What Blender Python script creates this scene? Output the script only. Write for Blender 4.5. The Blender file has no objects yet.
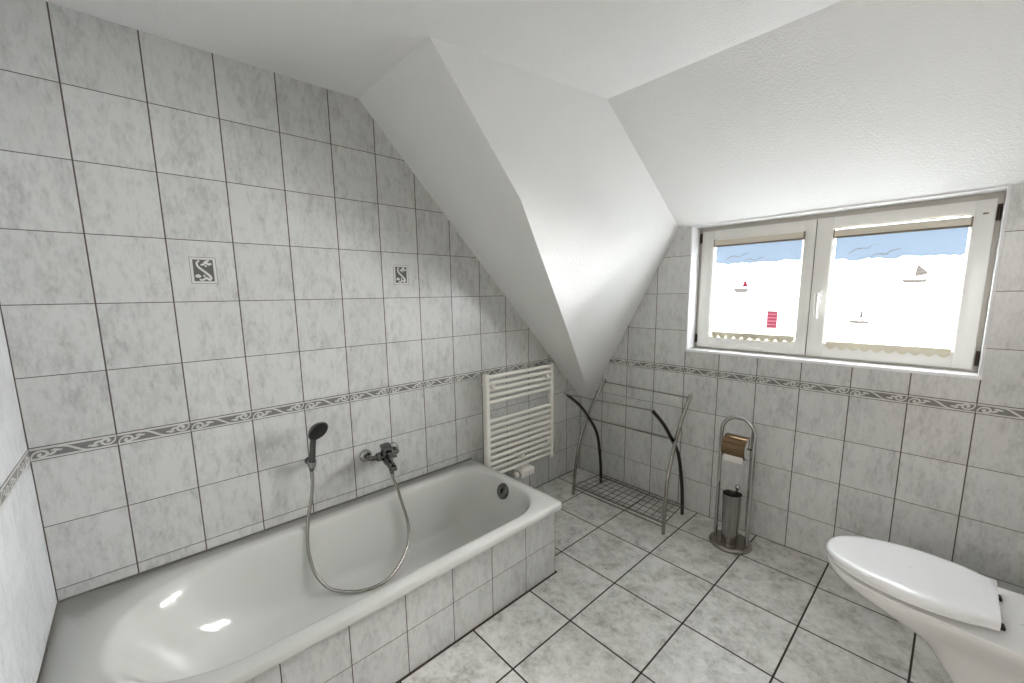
import bpy, bmesh, math, random
from mathutils import Vector, Matrix
random.seed(7)
SC = bpy.context.scene
COL = SC.collection
PI = math.pi

# ------------------------------------------------------------------ layout (metres)
Y_NEAR = -2.753; X_RIGHT = 2.34; Z_CEIL = 2.25
TW, TH, BH, ZB = 0.2, 0.223, 0.0424, 0.8712          # wall tile width, height, border height, border bottom
ZT = ZB + BH
FW, FH, FX0, FY0 = 0.3318, 0.3296, 1.6025, -0.2545   # floor tiles
YC0, XC0 = -2.552, 0.4099                            # a vertical joint on each wall
S1Y, S1Z = -1.617, 0.583                             # roof slope: ceiling line and foot on the window wall

# ------------------------------------------------------------------ mesh builder
class MB:
    def __init__(s): s.v = []; s.f = []; s.m = []; s.sm = []
    def add(s, vs, fs, mat=0, smooth=False):
        b = len(s.v); s.v += [tuple(v) for v in vs]
        for f in fs: s.f.append([b + i for i in f]); s.m.append(mat); s.sm.append(smooth)
    def box(s, lo, hi, bev=0.0, mat=0, seg=2):
        bm = bmesh.new(); bmesh.ops.create_cube(bm, size=1)
        for v in bm.verts:
            v.co = Vector([lo[i] + (v.co[i] + .5) * (hi[i] - lo[i]) for i in range(3)])
        if bev > 0: bmesh.ops.bevel(bm, geom=list(bm.edges), offset=bev, segments=seg, profile=.5, affect='EDGES')
        s.frombm(bm, mat, bev > 0)
    def frombm(s, bm, mat=0, smooth=False):
        bm.verts.index_update()
        s.add([v.co for v in bm.verts], [[v.index for v in f.verts] for f in bm.faces], mat, smooth); bm.free()
    def loft(s, rings, cap0=True, cap1=True, mat=0, smooth=True, closed=True):
        n = len(rings[0]); vs = [p for r in rings for p in r]; fs = []
        for i in range(len(rings) - 1):
            for j in range(n if closed else n - 1):
                k = (j + 1) % n
                fs.append([i*n + j, i*n + k, (i+1)*n + k, (i+1)*n + j])
        if cap0: fs.append(list(range(n - 1, -1, -1)))
        if cap1: fs.append([(len(rings) - 1) * n + j for j in range(n)])
        s.add(vs, fs, mat, smooth)
    def tube(s, pts, r, seg=12, mat=0, cap=True):
        P = [Vector(p) for p in pts]; R = r if isinstance(r, (list, tuple)) else [r] * len(P)
        T = []
        for i in range(len(P)):
            a = P[max(i - 1, 0)]; b = P[min(i + 1, len(P) - 1)]; T.append((b - a).normalized())
        up = Vector((0, 0, 1)) if abs(T[0].z) < .9 else Vector((1, 0, 0))
        N = (up - T[0] * up.dot(T[0])).normalized(); rings = []
        for i in range(len(P)):
            N = (N - T[i] * N.dot(T[i])).normalized(); B = T[i].cross(N)
            rings.append([P[i] + R[i] * (math.cos(2*PI*k/seg) * N + math.sin(2*PI*k/seg) * B) for k in range(seg)])
        s.loft(rings, cap, cap, mat)
    def lathe(s, prof, c, axis=(0, 0, 1), seg=32, mat=0, cap=True):
        q = Vector((0, 0, 1)).rotation_difference(Vector(axis).normalized()); c = Vector(c)
        rings = [[c + q @ Vector((r * math.cos(2*PI*k/seg), r * math.sin(2*PI*k/seg), h)) for k in range(seg)] for r, h in prof]
        s.loft(rings, cap, cap, mat)
    def prism(s, poly, f0, f1, mat=0, smooth=False):
        """poly: list of 2D points; f0/f1 map a 2D point to the back and front 3D points"""
        n = len(poly); vs = [f0(*p) for p in poly] + [f1(*p) for p in poly]
        fs = [list(range(n - 1, -1, -1)), list(range(n, 2*n))] + [[i, (i+1) % n, n + (i+1) % n, n + i] for i in range(n)]
        s.add(vs, fs, mat, smooth)
    def build(s, name, mats, parent=None, sharp=40, fixn=True):
        me = bpy.data.meshes.new(name)
        off = Vector(parent_base(parent)) if parent is not None else Vector((0, 0, 0))
        me.from_pydata([Vector(v) - off for v in s.v], [], s.f)
        for m in (mats if isinstance(mats, (list, tuple)) else [mats]): me.materials.append(m)
        for p, mi, sm in zip(me.polygons, s.m, s.sm): p.material_index = mi; p.use_smooth = sm
        if fixn:
            bm = bmesh.new(); bm.from_mesh(me); bmesh.ops.recalc_face_normals(bm, faces=bm.faces); bm.to_mesh(me); bm.free()
        if any(s.sm) and sharp: me.set_sharp_from_angle(angle=math.radians(sharp))
        me.update()
        o = bpy.data.objects.new(name, me); COL.objects.link(o)
        if parent is not None: o.parent = parent
        return o

BASES = {}
def parent_base(p):
    b = Vector((0, 0, 0))
    while p is not None: b += p.location; p = p.parent
    return b

def thing(name, loc, label, cat, group=None):
    o = bpy.data.objects.new(name, None); o.empty_display_size = .05; COL.objects.link(o)
    o.location = loc; return tag(o, label, cat, group)
def tag(o, label, cat, group=None):
    o['label'] = label; o['category'] = cat
    if group: o['group'] = group
    return o
def struct(o): o['kind'] = 'structure'; return o
def part_label(o, t): o['label'] = t; return o

def catmull(pts, n=8):
    P = [Vector(p) for p in pts]; out = []
    for i in range(len(P) - 1):
        p0 = P[max(i-1, 0)]; p1 = P[i]; p2 = P[i+1]; p3 = P[min(i+2, len(P)-1)]
        for k in range(n):
            t = k / n
            out.append(.5 * ((2*p1) + (p2-p0)*t + (2*p0-5*p1+4*p2-p3)*t*t + (3*p1-p0-3*p2+p3)*t**3))
    out.append(P[-1]); return out

# ------------------------------------------------------------------ materials
def srgb(r, g, b):
    f = lambda c: (c/255)/12.92 if c/255 <= .04045 else (((c/255)+.055)/1.055)**2.4
    return (f(r), f(g), f(b), 1)
class NT:
    def __init__(s, name):
        s.mat = bpy.data.materials.new(name); s.mat.use_nodes = True
        s.t = s.mat.node_tree; s.b = s.t.nodes['Principled BSDF']; s.out = s.t.nodes['Material Output']
    def n(s, typ, **kw):
        x = s.t.nodes.new(typ)
        for k, v in kw.items(): setattr(x, k, v)
        return x
    def link(s, a, b): s.t.links.new(a, b)
    def put(s, sock, v):
        if isinstance(v, bpy.types.NodeSocket): s.link(v, sock)
        else: sock.default_value = v
    def m(s, op, a, b=0.0, c=0.0):
        x = s.n('ShaderNodeMath', operation=op)
        s.put(x.inputs[0], a); s.put(x.inputs[1], b)
        if len(x.inputs) > 2: s.put(x.inputs[2], c)
        return x.outputs[0]
    def mix(s, f, a, b):
        x = s.n('ShaderNodeMix', data_type='RGBA'); s.put(x.inputs[0], f); s.put(x.inputs[6], a); s.put(x.inputs[7], b); return x.outputs[2]
    def ramp(s, f, stops):
        x = s.n('ShaderNodeValToRGB'); s.put(x.inputs[0], f); e = x.color_ramp.elements
        while len(e) < len(stops): e.new(.5)
        for q, (p, c) in zip(e, stops): q.position = p; q.color = c
        return x.outputs[0]
    def sstep(s, v, a, b, lo=0., hi=1.):
        x = s.n('ShaderNodeMapRange', interpolation_type='SMOOTHSTEP'); s.put(x.inputs[0], v)
        x.inputs[1].default_value = a; x.inputs[2].default_value = b; x.inputs[3].default_value = lo; x.inputs[4].default_value = hi
        return x.outputs[0]
    def noise(s, vec, scale, detail=4, rough=.55, dist=0.):
        x = s.n('ShaderNodeTexNoise'); s.put(x.inputs['Vector'], vec); x.inputs['Scale'].default_value = scale
        x.inputs['Detail'].default_value = detail; x.inputs['Roughness'].default_value = rough; x.inputs['Distortion'].default_value = dist
        return x.outputs[0]
    def xyz(s, a, b, c):
        x = s.n('ShaderNodeCombineXYZ'); s.put(x.inputs[0], a); s.put(x.inputs[1], b); s.put(x.inputs[2], c); return x.outputs[0]
    def pos(s):
        tc = s.n('ShaderNodeTexCoord'); sp = s.n('ShaderNodeSeparateXYZ'); s.link(tc.outputs['Object'], sp.inputs[0])
        return tc.outputs['Object'], sp.outputs
    def bump(s, h, strength, dist):
        x = s.n('ShaderNodeBump'); s.put(x.inputs['Height'], h); x.inputs['Strength'].default_value = strength; x.inputs['Distance'].default_value = dist
        s.link(x.outputs[0], s.b.inputs['Normal'])

def simple(name, col, rough=.4, metal=0., bumpscale=0, bumpd=.0005, var=0.06, coat=0.):
    """plain material with a faint procedural variation"""
    t = NT(name); P, _ = t.pos()
    nz = t.noise(P, bumpscale or 18, 3)
    dark = tuple(c * (1 - var) for c in col[:3]) + (1,)
    t.link(t.mix(nz, dark, col), t.b.inputs['Base Color'])
    t.b.inputs['Roughness'].default_value = rough; t.b.inputs['Metallic'].default_value = metal
    t.b.inputs['Coat Weight'].default_value = coat; t.b.inputs['Coat Roughness'].default_value = .05
    if bumpscale: t.bump(nz, .5, bumpd)
    return t.mat

TILE_LIGHT = srgb(212, 212, 210); TILE_DARK = srgb(184, 184, 183)
GROUT = srgb(84, 74, 67)
def tile_wall(name, axis, u0, gv=.0042, gh=.0027, z_rows=True, light=TILE_LIGHT, dark=TILE_DARK, grout=GROUT, grid=None, rough=.2):
    """glazed mottled wall tile; axis is the horizontal world axis of the wall"""
    t = NT(name); P, o = t.pos(); u = o[axis]; v = o[2]
    cu = t.m('DIVIDE', t.m('SUBTRACT', u, u0), TW); iu = t.m('FLOOR', cu); fu = t.m('FRACT', cu)
    du = t.m('MULTIPLY', t.m('MINIMUM', fu, t.m('SUBTRACT', 1., fu)), TW)
    if grid is None:
        ab = t.m('GREATER_THAN', v, ZB + BH/2)
        up = t.m('DIVIDE', t.m('SUBTRACT', v, ZT), TH); dn = t.m('DIVIDE', t.m('SUBTRACT', v, ZB), TH)
        cv = t.m('ADD', t.m('MULTIPLY', ab, up), t.m('MULTIPLY', t.m('SUBTRACT', 1., ab), dn))
        iv = t.m('ADD', t.m('FLOOR', cv), t.m('MULTIPLY', ab, 37.)); hh = TH
    else:
        z0, hh = grid
        cv = t.m('DIVIDE', t.m('SUBTRACT', v, z0), hh); iv = t.m('FLOOR', cv)
    fv = t.m('FRACT', cv)
    dv = t.m('MULTIPLY', t.m('MINIMUM', fv, t.m('SUBTRACT', 1., fv)), hh)
    mu = t.sstep(du, gv/2 - .0006, gv/2 + .0006, 1., 0.); mv = t.sstep(dv, gh/2 - .0006, gh/2 + .0006, 1., 0.)
    g = t.m('MAXIMUM', mu, mv)
    wn = t.n('ShaderNodeTexWhiteNoise', noise_dimensions='3D'); t.link(t.xyz(iu, iv, 3.7), wn.inputs['Vector'])
    ofs = t.n('ShaderNodeVectorMath', operation='MULTIPLY_ADD'); t.link(wn.outputs['Color'], ofs.inputs[0])
    ofs.inputs[1].default_value = (9, 9, 9)
    t.link(t.xyz(t.m('MULTIPLY', u, 1.25), 0., t.m('MULTIPLY', v, .5)), ofs.inputs[2])
    n1 = t.noise(ofs.outputs[0], 30, 6, .68, .1); n2 = t.noise(ofs.outputs[0], 80, 4, .65)
    n3 = t.noise(ofs.outputs[0], 7, 2, .5)
    f = t.m('ADD', t.m('ADD', t.m('MULTIPLY', n1, .72), t.m('MULTIPLY', n2, .44)), t.m('MULTIPLY', n3, .32))
    mid = tuple(a*.6 + b*.4 for a, b in zip(light, dark))
    c = t.ramp(f, [(.56, dark), (.68, mid), (.80, light)])
    per = t.m('ADD', .97, t.m('MULTIPLY', wn.outputs['Value'], .06))
    sc = t.n('ShaderNodeVectorMath', operation='SCALE'); t.link(c, sc.inputs[0]); t.put(sc.inputs['Scale'], per)
    t.link(t.mix(g, sc.outputs[0], grout), t.b.inputs['Base Color'])
    t.link(t.m('ADD', rough, t.m('MULTIPLY', g, .55)), t.b.inputs['Roughness'])
    t.b.inputs['Specular IOR Level'].default_value = .5
    hgt = t.m('ADD', t.m('MULTIPLY', g, -1.), t.m('MULTIPLY', n1, .06))
    t.bump(hgt, .35, .0012)
    return t.mat

def tile_floor(name):
    t = NT(name); P, o = t.pos(); x, y = o[0], o[1]
    ca = t.m('DIVIDE', t.m('SUBTRACT', x, FX0), FW); cb = t.m('DIVIDE', t.m('SUBTRACT', y, FY0), FH)
    def dd(c, w):
        fr = t.m('FRACT', c); return t.m('MULTIPLY', t.m('MINIMUM', fr, t.m('SUBTRACT', 1., fr)), w)
    d = t.m('MINIMUM', dd(ca, FW), dd(cb, FH))
    g = t.sstep(d, .0026, .0042, 1., 0.)
    # dark movement joint along the walls and the bath
    e1 = t.sstep(t.m('MULTIPLY', y, -1.), .005, .008, 1., 0.)
    e2 = t.m('MULTIPLY', t.sstep(x, .699, .702, 1., 0.), t.m('LESS_THAN', y, -1.05))
    e3 = t.sstep(x, .006, .009, 1., 0.)
    g = t.m('MAXIMUM', t.m('MAXIMUM', g, e1), t.m('MAXIMUM', e2, e3))
    wn = t.n('ShaderNodeTexWhiteNoise', noise_dimensions='3D'); t.link(t.xyz(t.m('FLOOR', ca), t.m('FLOOR', cb), 1.3), wn.inputs['Vector'])
    ofs = t.n('ShaderNodeVectorMath', operation='MULTIPLY_ADD'); t.link(wn.outputs['Color'], ofs.inputs[0]); ofs.inputs[1].default_value = (7, 7, 7)
    t.link(P, ofs.inputs[2])
    n1 = t.noise(ofs.outputs[0], 11, 6, .66, .35); n2 = t.noise(ofs.outputs[0], 70, 4, .7); n3 = t.noise(ofs.outputs[0], 30, 3, .6)
    f = t.m('ADD', t.m('ADD', t.m('MULTIPLY', n1, .72), t.m('MULTIPLY', n2, .3)), t.m('MULTIPLY', n3, .3))
    c = t.ramp(f, [(.52, srgb(168, 166, 161)), (.63, srgb(200, 199, 194)), (.76, srgb(222, 221, 217))])
    t.link(t.mix(g, c, srgb(50, 38, 32)), t.b.inputs['Base Color'])
    t.link(t.m('ADD', .34, t.m('MULTIPLY', g, .5)), t.b.inputs['Roughness'])
    t.bump(t.m('ADD', t.m('MULTIPLY', g, -1.), t.m('MULTIPLY', n2, .08)), .4, .0015)
    return t.mat

def plaster(name, col):
    t = NT(name); P, _ = t.pos()
    n1 = t.noise(P, 120, 3, .6); n2 = t.noise(P, 5, 3, .5)
    t.link(t.mix(n2, tuple(c*.97 for c in col[:3]) + (1,), col), t.b.inputs['Base Color'])
    t.b.inputs['Roughness'].default_value = .9; t.b.inputs['Specular IOR Level'].default_value = .2
    t.bump(n1, .85, .0028); return t.mat

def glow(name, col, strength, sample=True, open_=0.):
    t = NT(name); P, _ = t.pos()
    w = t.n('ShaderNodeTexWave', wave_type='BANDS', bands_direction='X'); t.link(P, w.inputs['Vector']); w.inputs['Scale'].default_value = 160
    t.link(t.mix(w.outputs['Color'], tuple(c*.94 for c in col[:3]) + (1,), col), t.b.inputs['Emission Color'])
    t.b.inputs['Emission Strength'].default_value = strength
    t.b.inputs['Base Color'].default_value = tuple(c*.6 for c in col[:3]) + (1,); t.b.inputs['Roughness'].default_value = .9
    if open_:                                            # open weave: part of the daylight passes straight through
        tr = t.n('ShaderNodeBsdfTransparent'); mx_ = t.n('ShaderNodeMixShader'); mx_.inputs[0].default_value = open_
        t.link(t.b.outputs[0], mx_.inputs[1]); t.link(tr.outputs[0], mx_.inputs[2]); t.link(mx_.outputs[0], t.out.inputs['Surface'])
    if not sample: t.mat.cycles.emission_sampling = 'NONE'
    return t.mat

M = {}
M['wl'] = tile_wall('bath wall tiles', 1, YC0)
M['wf'] = tile_wall('window wall tiles', 0, XC0)
M['wn'] = tile_wall('end wall tiles', 0, .09, light=srgb(232, 235, 238), dark=srgb(212, 215, 218), grout=srgb(165, 163, 161))  # lighter than the other tiles: window light put into the glaze colour
M['wp'] = tile_wall('bath panel tiles', 1, -1.26, grid=(.171, .19), gv=.0034, gh=.0024)
M['reveal'] = tile_wall('white reveal tiles', 0, XC0 - .1, gv=.0012, gh=.0016, light=srgb(238, 238, 240), dark=srgb(232, 232, 234), grout=srgb(205, 205, 206), rough=.22)
M['floor'] = tile_floor('floor tiles')
M['plaster'] = plaster('white textured plaster', srgb(241, 241, 240))
M['enamel'] = simple('white bath enamel', srgb(211, 211, 207), .09, coat=.5, var=.01)
M['ceramic'] = simple('white sanitary ceramic', srgb(232, 231, 229), .12, coat=.3, var=.02)
M['lid'] = simple('white seat plastic', srgb(240, 240, 241), .18, coat=.3, var=.01)
M['chrome'] = simple('polished chrome', srgb(178, 177, 175), .1, 1., var=.1)
M['reflchrome'] = simple('chrome with dark reflection', srgb(122, 121, 119), .12, 1., var=.15)  # same chrome, its dark reflections put into the base colour
M['steel'] = simple('brushed steel', srgb(172, 169, 165), .16, 1., var=.2)
M['nickel'] = simple('dull nickel tube', srgb(160, 154, 147), .22, 1., var=.15)
M['rack'] = simple('satin steel tube', srgb(168, 164, 158), .16, 1., var=.15)
M['rackrefl'] = simple('steel tube with dark reflection', srgb(92, 87, 82), .18, 1., var=.15)  # same steel as the rack, reflection of the dark floor painted in
M['black'] = simple('black rubber', srgb(26, 24, 23), .5, bumpscale=60)
M['spray'] = simple('dark spray face', srgb(24, 23, 22), .5, bumpscale=300)
M['radiator'] = simple('cream white radiator enamel', srgb(238, 235, 226), .3, var=.02)
M['valve'] = simple('white valve plastic', srgb(236, 232, 226), .35, var=.02)
M['upvc'] = simple('white window plastic', srgb(232, 231, 226), .3, var=.02)
M['frame'] = simple('shaded frame plastic', srgb(196, 192, 184), .4, var=.03)  # white plastic with the recessed frame's shade put into the colour
M['hinge'] = simple('dark bronze hinge', srgb(62, 50, 42), .4, .6)
M['brownrefl'] = simple('chrome with brown reflection', srgb(128, 106, 80), .09, 1., var=.12)  # chrome cover, the brown it reflects is put into the colour
M['paper'] = simple('white paper', srgb(236, 234, 230), .9, bumpscale=120)
M['inlay'] = simple('dark inlay glaze', srgb(98, 98, 97), .3, bumpscale=90, var=.15)
M['bordground'] = simple('grey border glaze', srgb(132, 131, 129), .3, bumpscale=90, var=.15)
M['bordscroll'] = simple('pale border relief', srgb(214, 213, 209), .28, var=.04)
M['bordline'] = simple('thin border joint', srgb(120, 115, 110), .6, var=.1)
M['cassette'] = simple('beige blind rail', srgb(214, 206, 190), .6, bumpscale=70, var=.08)
M['railgrey'] = simple('grey rail edge', srgb(128, 118, 106), .6, var=.1)
M['lace'] = simple('cream lace hem', srgb(226, 219, 198), .85, bumpscale=180, var=.2)
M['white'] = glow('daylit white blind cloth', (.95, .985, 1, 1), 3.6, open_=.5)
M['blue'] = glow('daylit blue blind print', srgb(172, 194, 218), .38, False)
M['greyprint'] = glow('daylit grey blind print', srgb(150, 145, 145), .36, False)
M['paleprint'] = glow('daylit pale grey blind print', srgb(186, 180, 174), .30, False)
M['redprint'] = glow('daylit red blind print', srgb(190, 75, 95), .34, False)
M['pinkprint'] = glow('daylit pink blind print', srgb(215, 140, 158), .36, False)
M['gap'] = simple('shadowed sash joint', srgb(60, 52, 46), .6)
M['mark'] = simple('grey printed mark', srgb(130, 130, 132), .5)
M['seal'] = simple('dark silicone seal', srgb(116, 111, 104), .5)
M['hallfloor'] = simple('light wood hall floor', srgb(196, 170, 136), .4, var=.2)
gl = NT('clear window glass'); gtr = gl.n('ShaderNodeBsdfTransparent'); ggl = gl.n('ShaderNodeBsdfGlossy'); ggl.inputs['Roughness'].default_value = .02
gfr = gl.n('ShaderNodeFresnel'); gmx = gl.n('ShaderNodeMixShader'); gl.link(gfr.outputs[0], gmx.inputs[0]); gl.link(gtr.outputs[0], gmx.inputs[1]); gl.link(ggl.outputs[0], gmx.inputs[2]); gl.link(gmx.outputs[0], gl.out.inputs['Surface'])
M['fillglow'] = glow('added fill light net', (1, .94, .88, 1), 3.0)  # unseen glowing surface added for fill light
M['glass'] = gl.mat

# ------------------------------------------------------------------ the room
T = .12
def slab_x(name, poly_yz, x0, x1, mat):
    mb = MB(); mb.prism(poly_yz, lambda a, b: (x0, a, b), lambda a, b: (x1, a, b)); return struct(mb.build(name, mat))
def slab_y(name, poly_xz, y0, y1, mat):
    mb = MB(); mb.prism(poly_xz, lambda a, b: (a, y0, b), lambda a, b: (a, y1, b)); return struct(mb.build(name, mat))
mb = MB(); mb.box((-T, Y_NEAR - T, -T), (X_RIGHT + T, T, 0)); struct(mb.build('floor', M['floor']))
slab_x('wall_left', [(Y_NEAR, 0), (0, 0), (0, 2.30), (Y_NEAR, 2.30)], -T, 0, M['wl'])
slab_x('wall_right', [(Y_NEAR, 0), (0, 0), (0, 2.30), (Y_NEAR, 2.30)], X_RIGHT, X_RIGHT + T, M['wl'])
DX0, DX1, DZ = 1.52, 2.27, 1.99                      # added doorway behind the camera, lets the fill light in
mb = MB()
for lo, hi in [((-T, 0), (DX0, 2.3)), ((DX1, 0), (X_RIGHT + T, 2.3)), ((DX0, DZ), (DX1, 2.3))]: mb.box((lo[0], Y_NEAR - T, lo[1]), (hi[0], Y_NEAR, hi[1]))
struct(mb.build('wall_back', M['wn']))
# window wall with the niche cut out
NX0, NX1, NZ0, NZ1, ND = .817, 2.005, 1.022, 1.748, .17
mb = MB()
for lo, hi in [((-T, 0), (NX0, 2.3)), ((NX1, 0), (X_RIGHT + T, 2.3)), ((NX0, 0), (NX1, NZ0)), ((NX0, NZ1), (NX1, 2.3))]:
    mb.box((lo[0], 0, lo[1]), (hi[0], .2, hi[1]))
struct(mb.build('wall_front', M['wf']))
# ceiling and the slopes
mb = MB(); mb.box((-T, Y_NEAR - T, Z_CEIL), (X_RIGHT + T, .2, Z_CEIL + .1)); struct(mb.build('ceiling', M['plaster']))
A = (.606, S1Y, Z_CEIL); K = (.578, -1.165, 1.782); Cc = (.104, 0, .585); D = (.735, 0, 1.752); B = (.736, -.762, Z_CEIL)
K2 = (.338, -.56, 1.16)
mb = MB()
mb.add([(0, S1Y, Z_CEIL), A, K, K2, Cc, (0, 0, S1Z)], [[0, 1, 2, 3, 4, 5]])
slope = struct(mb.build('ceiling_slope', M['plaster'], fixn=False))
def lerp(a, b, t): return tuple(a[i] + (b[i] - a[i]) * t for i in range(3))
mb = MB(); n = 16; rows = []
left = [A, K, K2, Cc]; ts = [0, .45, .78, 1.]
def leftp(t):
    L = [0., .29, .66, 1.]
    for i in range(3):
        if t <= L[i+1] + 1e-9: return lerp(left[i], left[i+1], (t - L[i]) / (L[i+1] - L[i]))
def rightp(t):                                       # ceiling line, valley, then down the window wall
    pts = [A, B, D, Cc]; L = [0., .30, .58, 1.]
    for i in range(3):
        if t <= L[i+1] + 1e-9: return lerp(pts[i], pts[i+1], (t - L[i]) / (L[i+1] - L[i]))
ks = sorted(set([i / 48 for i in range(49)] + [.29, .66, .30, .58]))
rings = [[lerp(leftp(t), rightp(t), j / 10) for j in range(11)] for t in ks]
rings = [[Vector(p) for p in q] for q in rings]
for it in range(400):                                # relax the inside so that the plaster runs smoothly between its edges
    new = [list(q) for q in rings]
    for i in range(1, len(rings) - 1):
        for j in range(1, 10): new[i][j] = (rings[i-1][j] + rings[i+1][j] + rings[i][j-1] + rings[i][j+1]) / 4
    rings = new
mb.loft(rings, False, False, closed=False, smooth=True)
struct(mb.build('wall_dormer', M['plaster'], sharp=0, fixn=False))
mb = MB(); mb.add([B, (X_RIGHT, -.757, Z_CEIL), (X_RIGHT, 0, 1.752), D], [[0, 1, 2, 3]])
struct(mb.build('ceiling_dormer', M['plaster'], fixn=False))

# ------------------------------------------------------------------ tile border with scroll relief
def ribbon(cl, w):
    """2D outline of a stroke with varying width"""
    P = [Vector((a, b)) for a, b in cl]; L, R = [], []
    for i, p in enumerate(P):
        d = (P[min(i+1, len(P)-1)] - P[max(i-1, 0)]).normalized(); q = Vector((-d.y, d.x)) * w[i] / 2
        L.append(p + q); R.append(p - q)
    return L, R
def cm2(pts, n=5): return [(p.x, p.y) for p in catmull([(a, b, 0) for a, b in pts], n)]
def taper(n, a, m, b): return [(a + (m - a) * min(1, 2*i/(n-1))) if i < n/2 else (m + (b - m) * (2*i/(n-1) - 1)) for i in range(n)]
def motif():
    """strokes in metres, tile 0.2 x 0.0424, point-symmetric scroll"""
    W_, H_ = TW, BH; st = []
    q = lambda pts: [(a * W_, (.17 + b * .66) * H_) for a, b in pts]
    s1 = cm2(q([(.015, .02), (.03, .42), (.075, .72), (.14, .78), (.19, .55), (.175, .22), (.125, .12), (.095, .34), (.13, .48)]))
    st.append((s1, taper(len(s1), .0022, .0046, .005)))
    s2 = cm2(q([(.18, .25), (.235, .30), (.275, .48), (.30, .80)])); st.append((s2, taper(len(s2), .003, .0055, .001)))
    s3 = cm2(q([(.235, .62), (.27, .72), (.33, .60), (.36, .64)])); st.append((s3, taper(len(s3), .002, .005, .0015)))
    s4 = cm2(q([(.30, 1.0), (.38, .96), (.44, .78), (.5, .5)])); st.append((s4, taper(len(s4), .002, .0035, .005)))
    return st + [([(W_ - a, H_ - b) for a, b in s], w) for s, w in st]
MOT = motif()
def border(name, u_lo, u_hi, u0, place, parent=None):
    """place(u, z, depth) gives the 3D point"""
    mb = MB()
    def rect(a, b, c, d, d0, d1, mat): mb.prism([(a, c), (b, c), (b, d), (a, d)], lambda u, z: place(u, z, d0), lambda u, z: place(u, z, d1), mat)
    rect(u_lo, u_hi, ZB + .0004, ZT - .0004, -.001, .0012, 2)
    k = math.floor((u_lo - u0) / TW) - 1
    while u0 + k * TW < u_hi:
        a = u0 + k * TW; lo = max(a + .0016, u_lo); hi = min(a + TW - .0016, u_hi)
        if hi - lo > .004:
            rect(lo, hi, ZB + .0018, ZT - .0018, 0, .0018, 1)                  # pale frame
            rect(lo, hi, ZB + .0078, ZT - .0078, .001, .0022, 0)               # grey ground
            for s, w in MOT:
                pts = [(a + p[0], ZB + p[1]) for p in s]
                if min(p[0] for p in pts) < lo or max(p[0] for p in pts) > hi: continue
                L, R = ribbon(pts, [q_ * 1.5 for q_ in w]); nn = len(L)
                vs = [place(p.x, p.y, .0034) for p in L] + [place(p.x, p.y, .0034) for p in R]
                mb.add(vs, [[i, i+1, nn+i+1, nn+i] for i in range(nn-1)], 1)
        k += 1
    return mb.build(name, [M['bordground'], M['bordscroll'], M['bordline']], parent, sharp=0, fixn=False)
# foot of the slope on each wall limits the border
y_end = S1Y * (ZB - S1Z) / (Z_CEIL - S1Z) - .02
struct(border('trim_1', Y_NEAR + .001, y_end, YC0, lambda u, z, d: (d, u, z)))
struct(border('trim_2', .265, X_RIGHT - .002, XC0, lambda u, z, d: (u, -d, z)))
struct(border('trim_3', .002, DX0 - .012, .09, lambda u, z, d: (u, Y_NEAR + d, z)))

def decor(yc, zc, label):
    """small relief inlay: grey square with a pale S scroll, framed by a fine line"""
    mb = MB(); h = .0335; w = .0335
    def rect(a, b, d0, d1, m, ow=0): mb.prism([(yc - a, zc - b), (yc + a, zc - b), (yc + a, zc + b), (yc - a, zc + b)], lambda u, z: (d0, u, z), lambda u, z: (d1, u, z), m)
    rect(w + .0066, h + .0150, -.001, .0008, 2); rect(w + .0050, h + .0134, 0, .0013, 1); rect(w - .003, h + .006, .001, .0022, 0)
    P = lambda pts: cm2([(yc + a * .030, zc + b * .038) for a, b in pts])
    S = [(P([(-.35, .95), (-.62, .72), (-.5, .35), (0, -.05), (.5, -.45), (.66, -.7), (.5, -.9), (.2, -.72), (-.15, -.9), (-.5, -.88)]), .0062),
         (P([(-.25, .55), (.05, .6), (.3, .85), (.62, .95)]), .006), (P([(.3, .8), (.55, .6), (.85, .7)]), .0062), (P([(.2, .5), (.3, .36)]), .005),
         (P([(-.85, -.62), (-.6, -.52), (-.4, -.66)]), .009), (P([(-.05, -.6), (.05, -.42)]), .005)]
    for s, ww in S:
        L, R = ribbon(s, taper(len(s), ww*.9, ww*1.4, ww)); nn = len(L)
        mb.add([(.0034, p.x, p.y) for p in L] + [(.0034, p.x, p.y) for p in R], [[i, i+1, nn+i+1, nn+i] for i in range(nn-1)], 1)
    return tag(mb.build('decor_tile', [M['inlay'], M['bordscroll'], M['bordline']], sharp=0, fixn=False), label, 'tile', 'scroll inlays on the bath wall')
decor(-2.254, 1.474, 'small grey inlay with a pale scroll, left above the hand shower')
decor(-1.452, 1.474, 'small grey inlay with a pale scroll, nearer the sloping ceiling above the mixer tap')

# ------------------------------------------------------------------ bath panel (tiled masonry skirt)
mb = MB()
mb.box((.668, Y_NEAR + .0005, 0.0005), (.69, -1.0595, .345)); mb.box((.0005, -1.088, .0005), (.6685, -1.0595, .345))
struct(mb.build('wall_bath', M['wp']))

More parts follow.
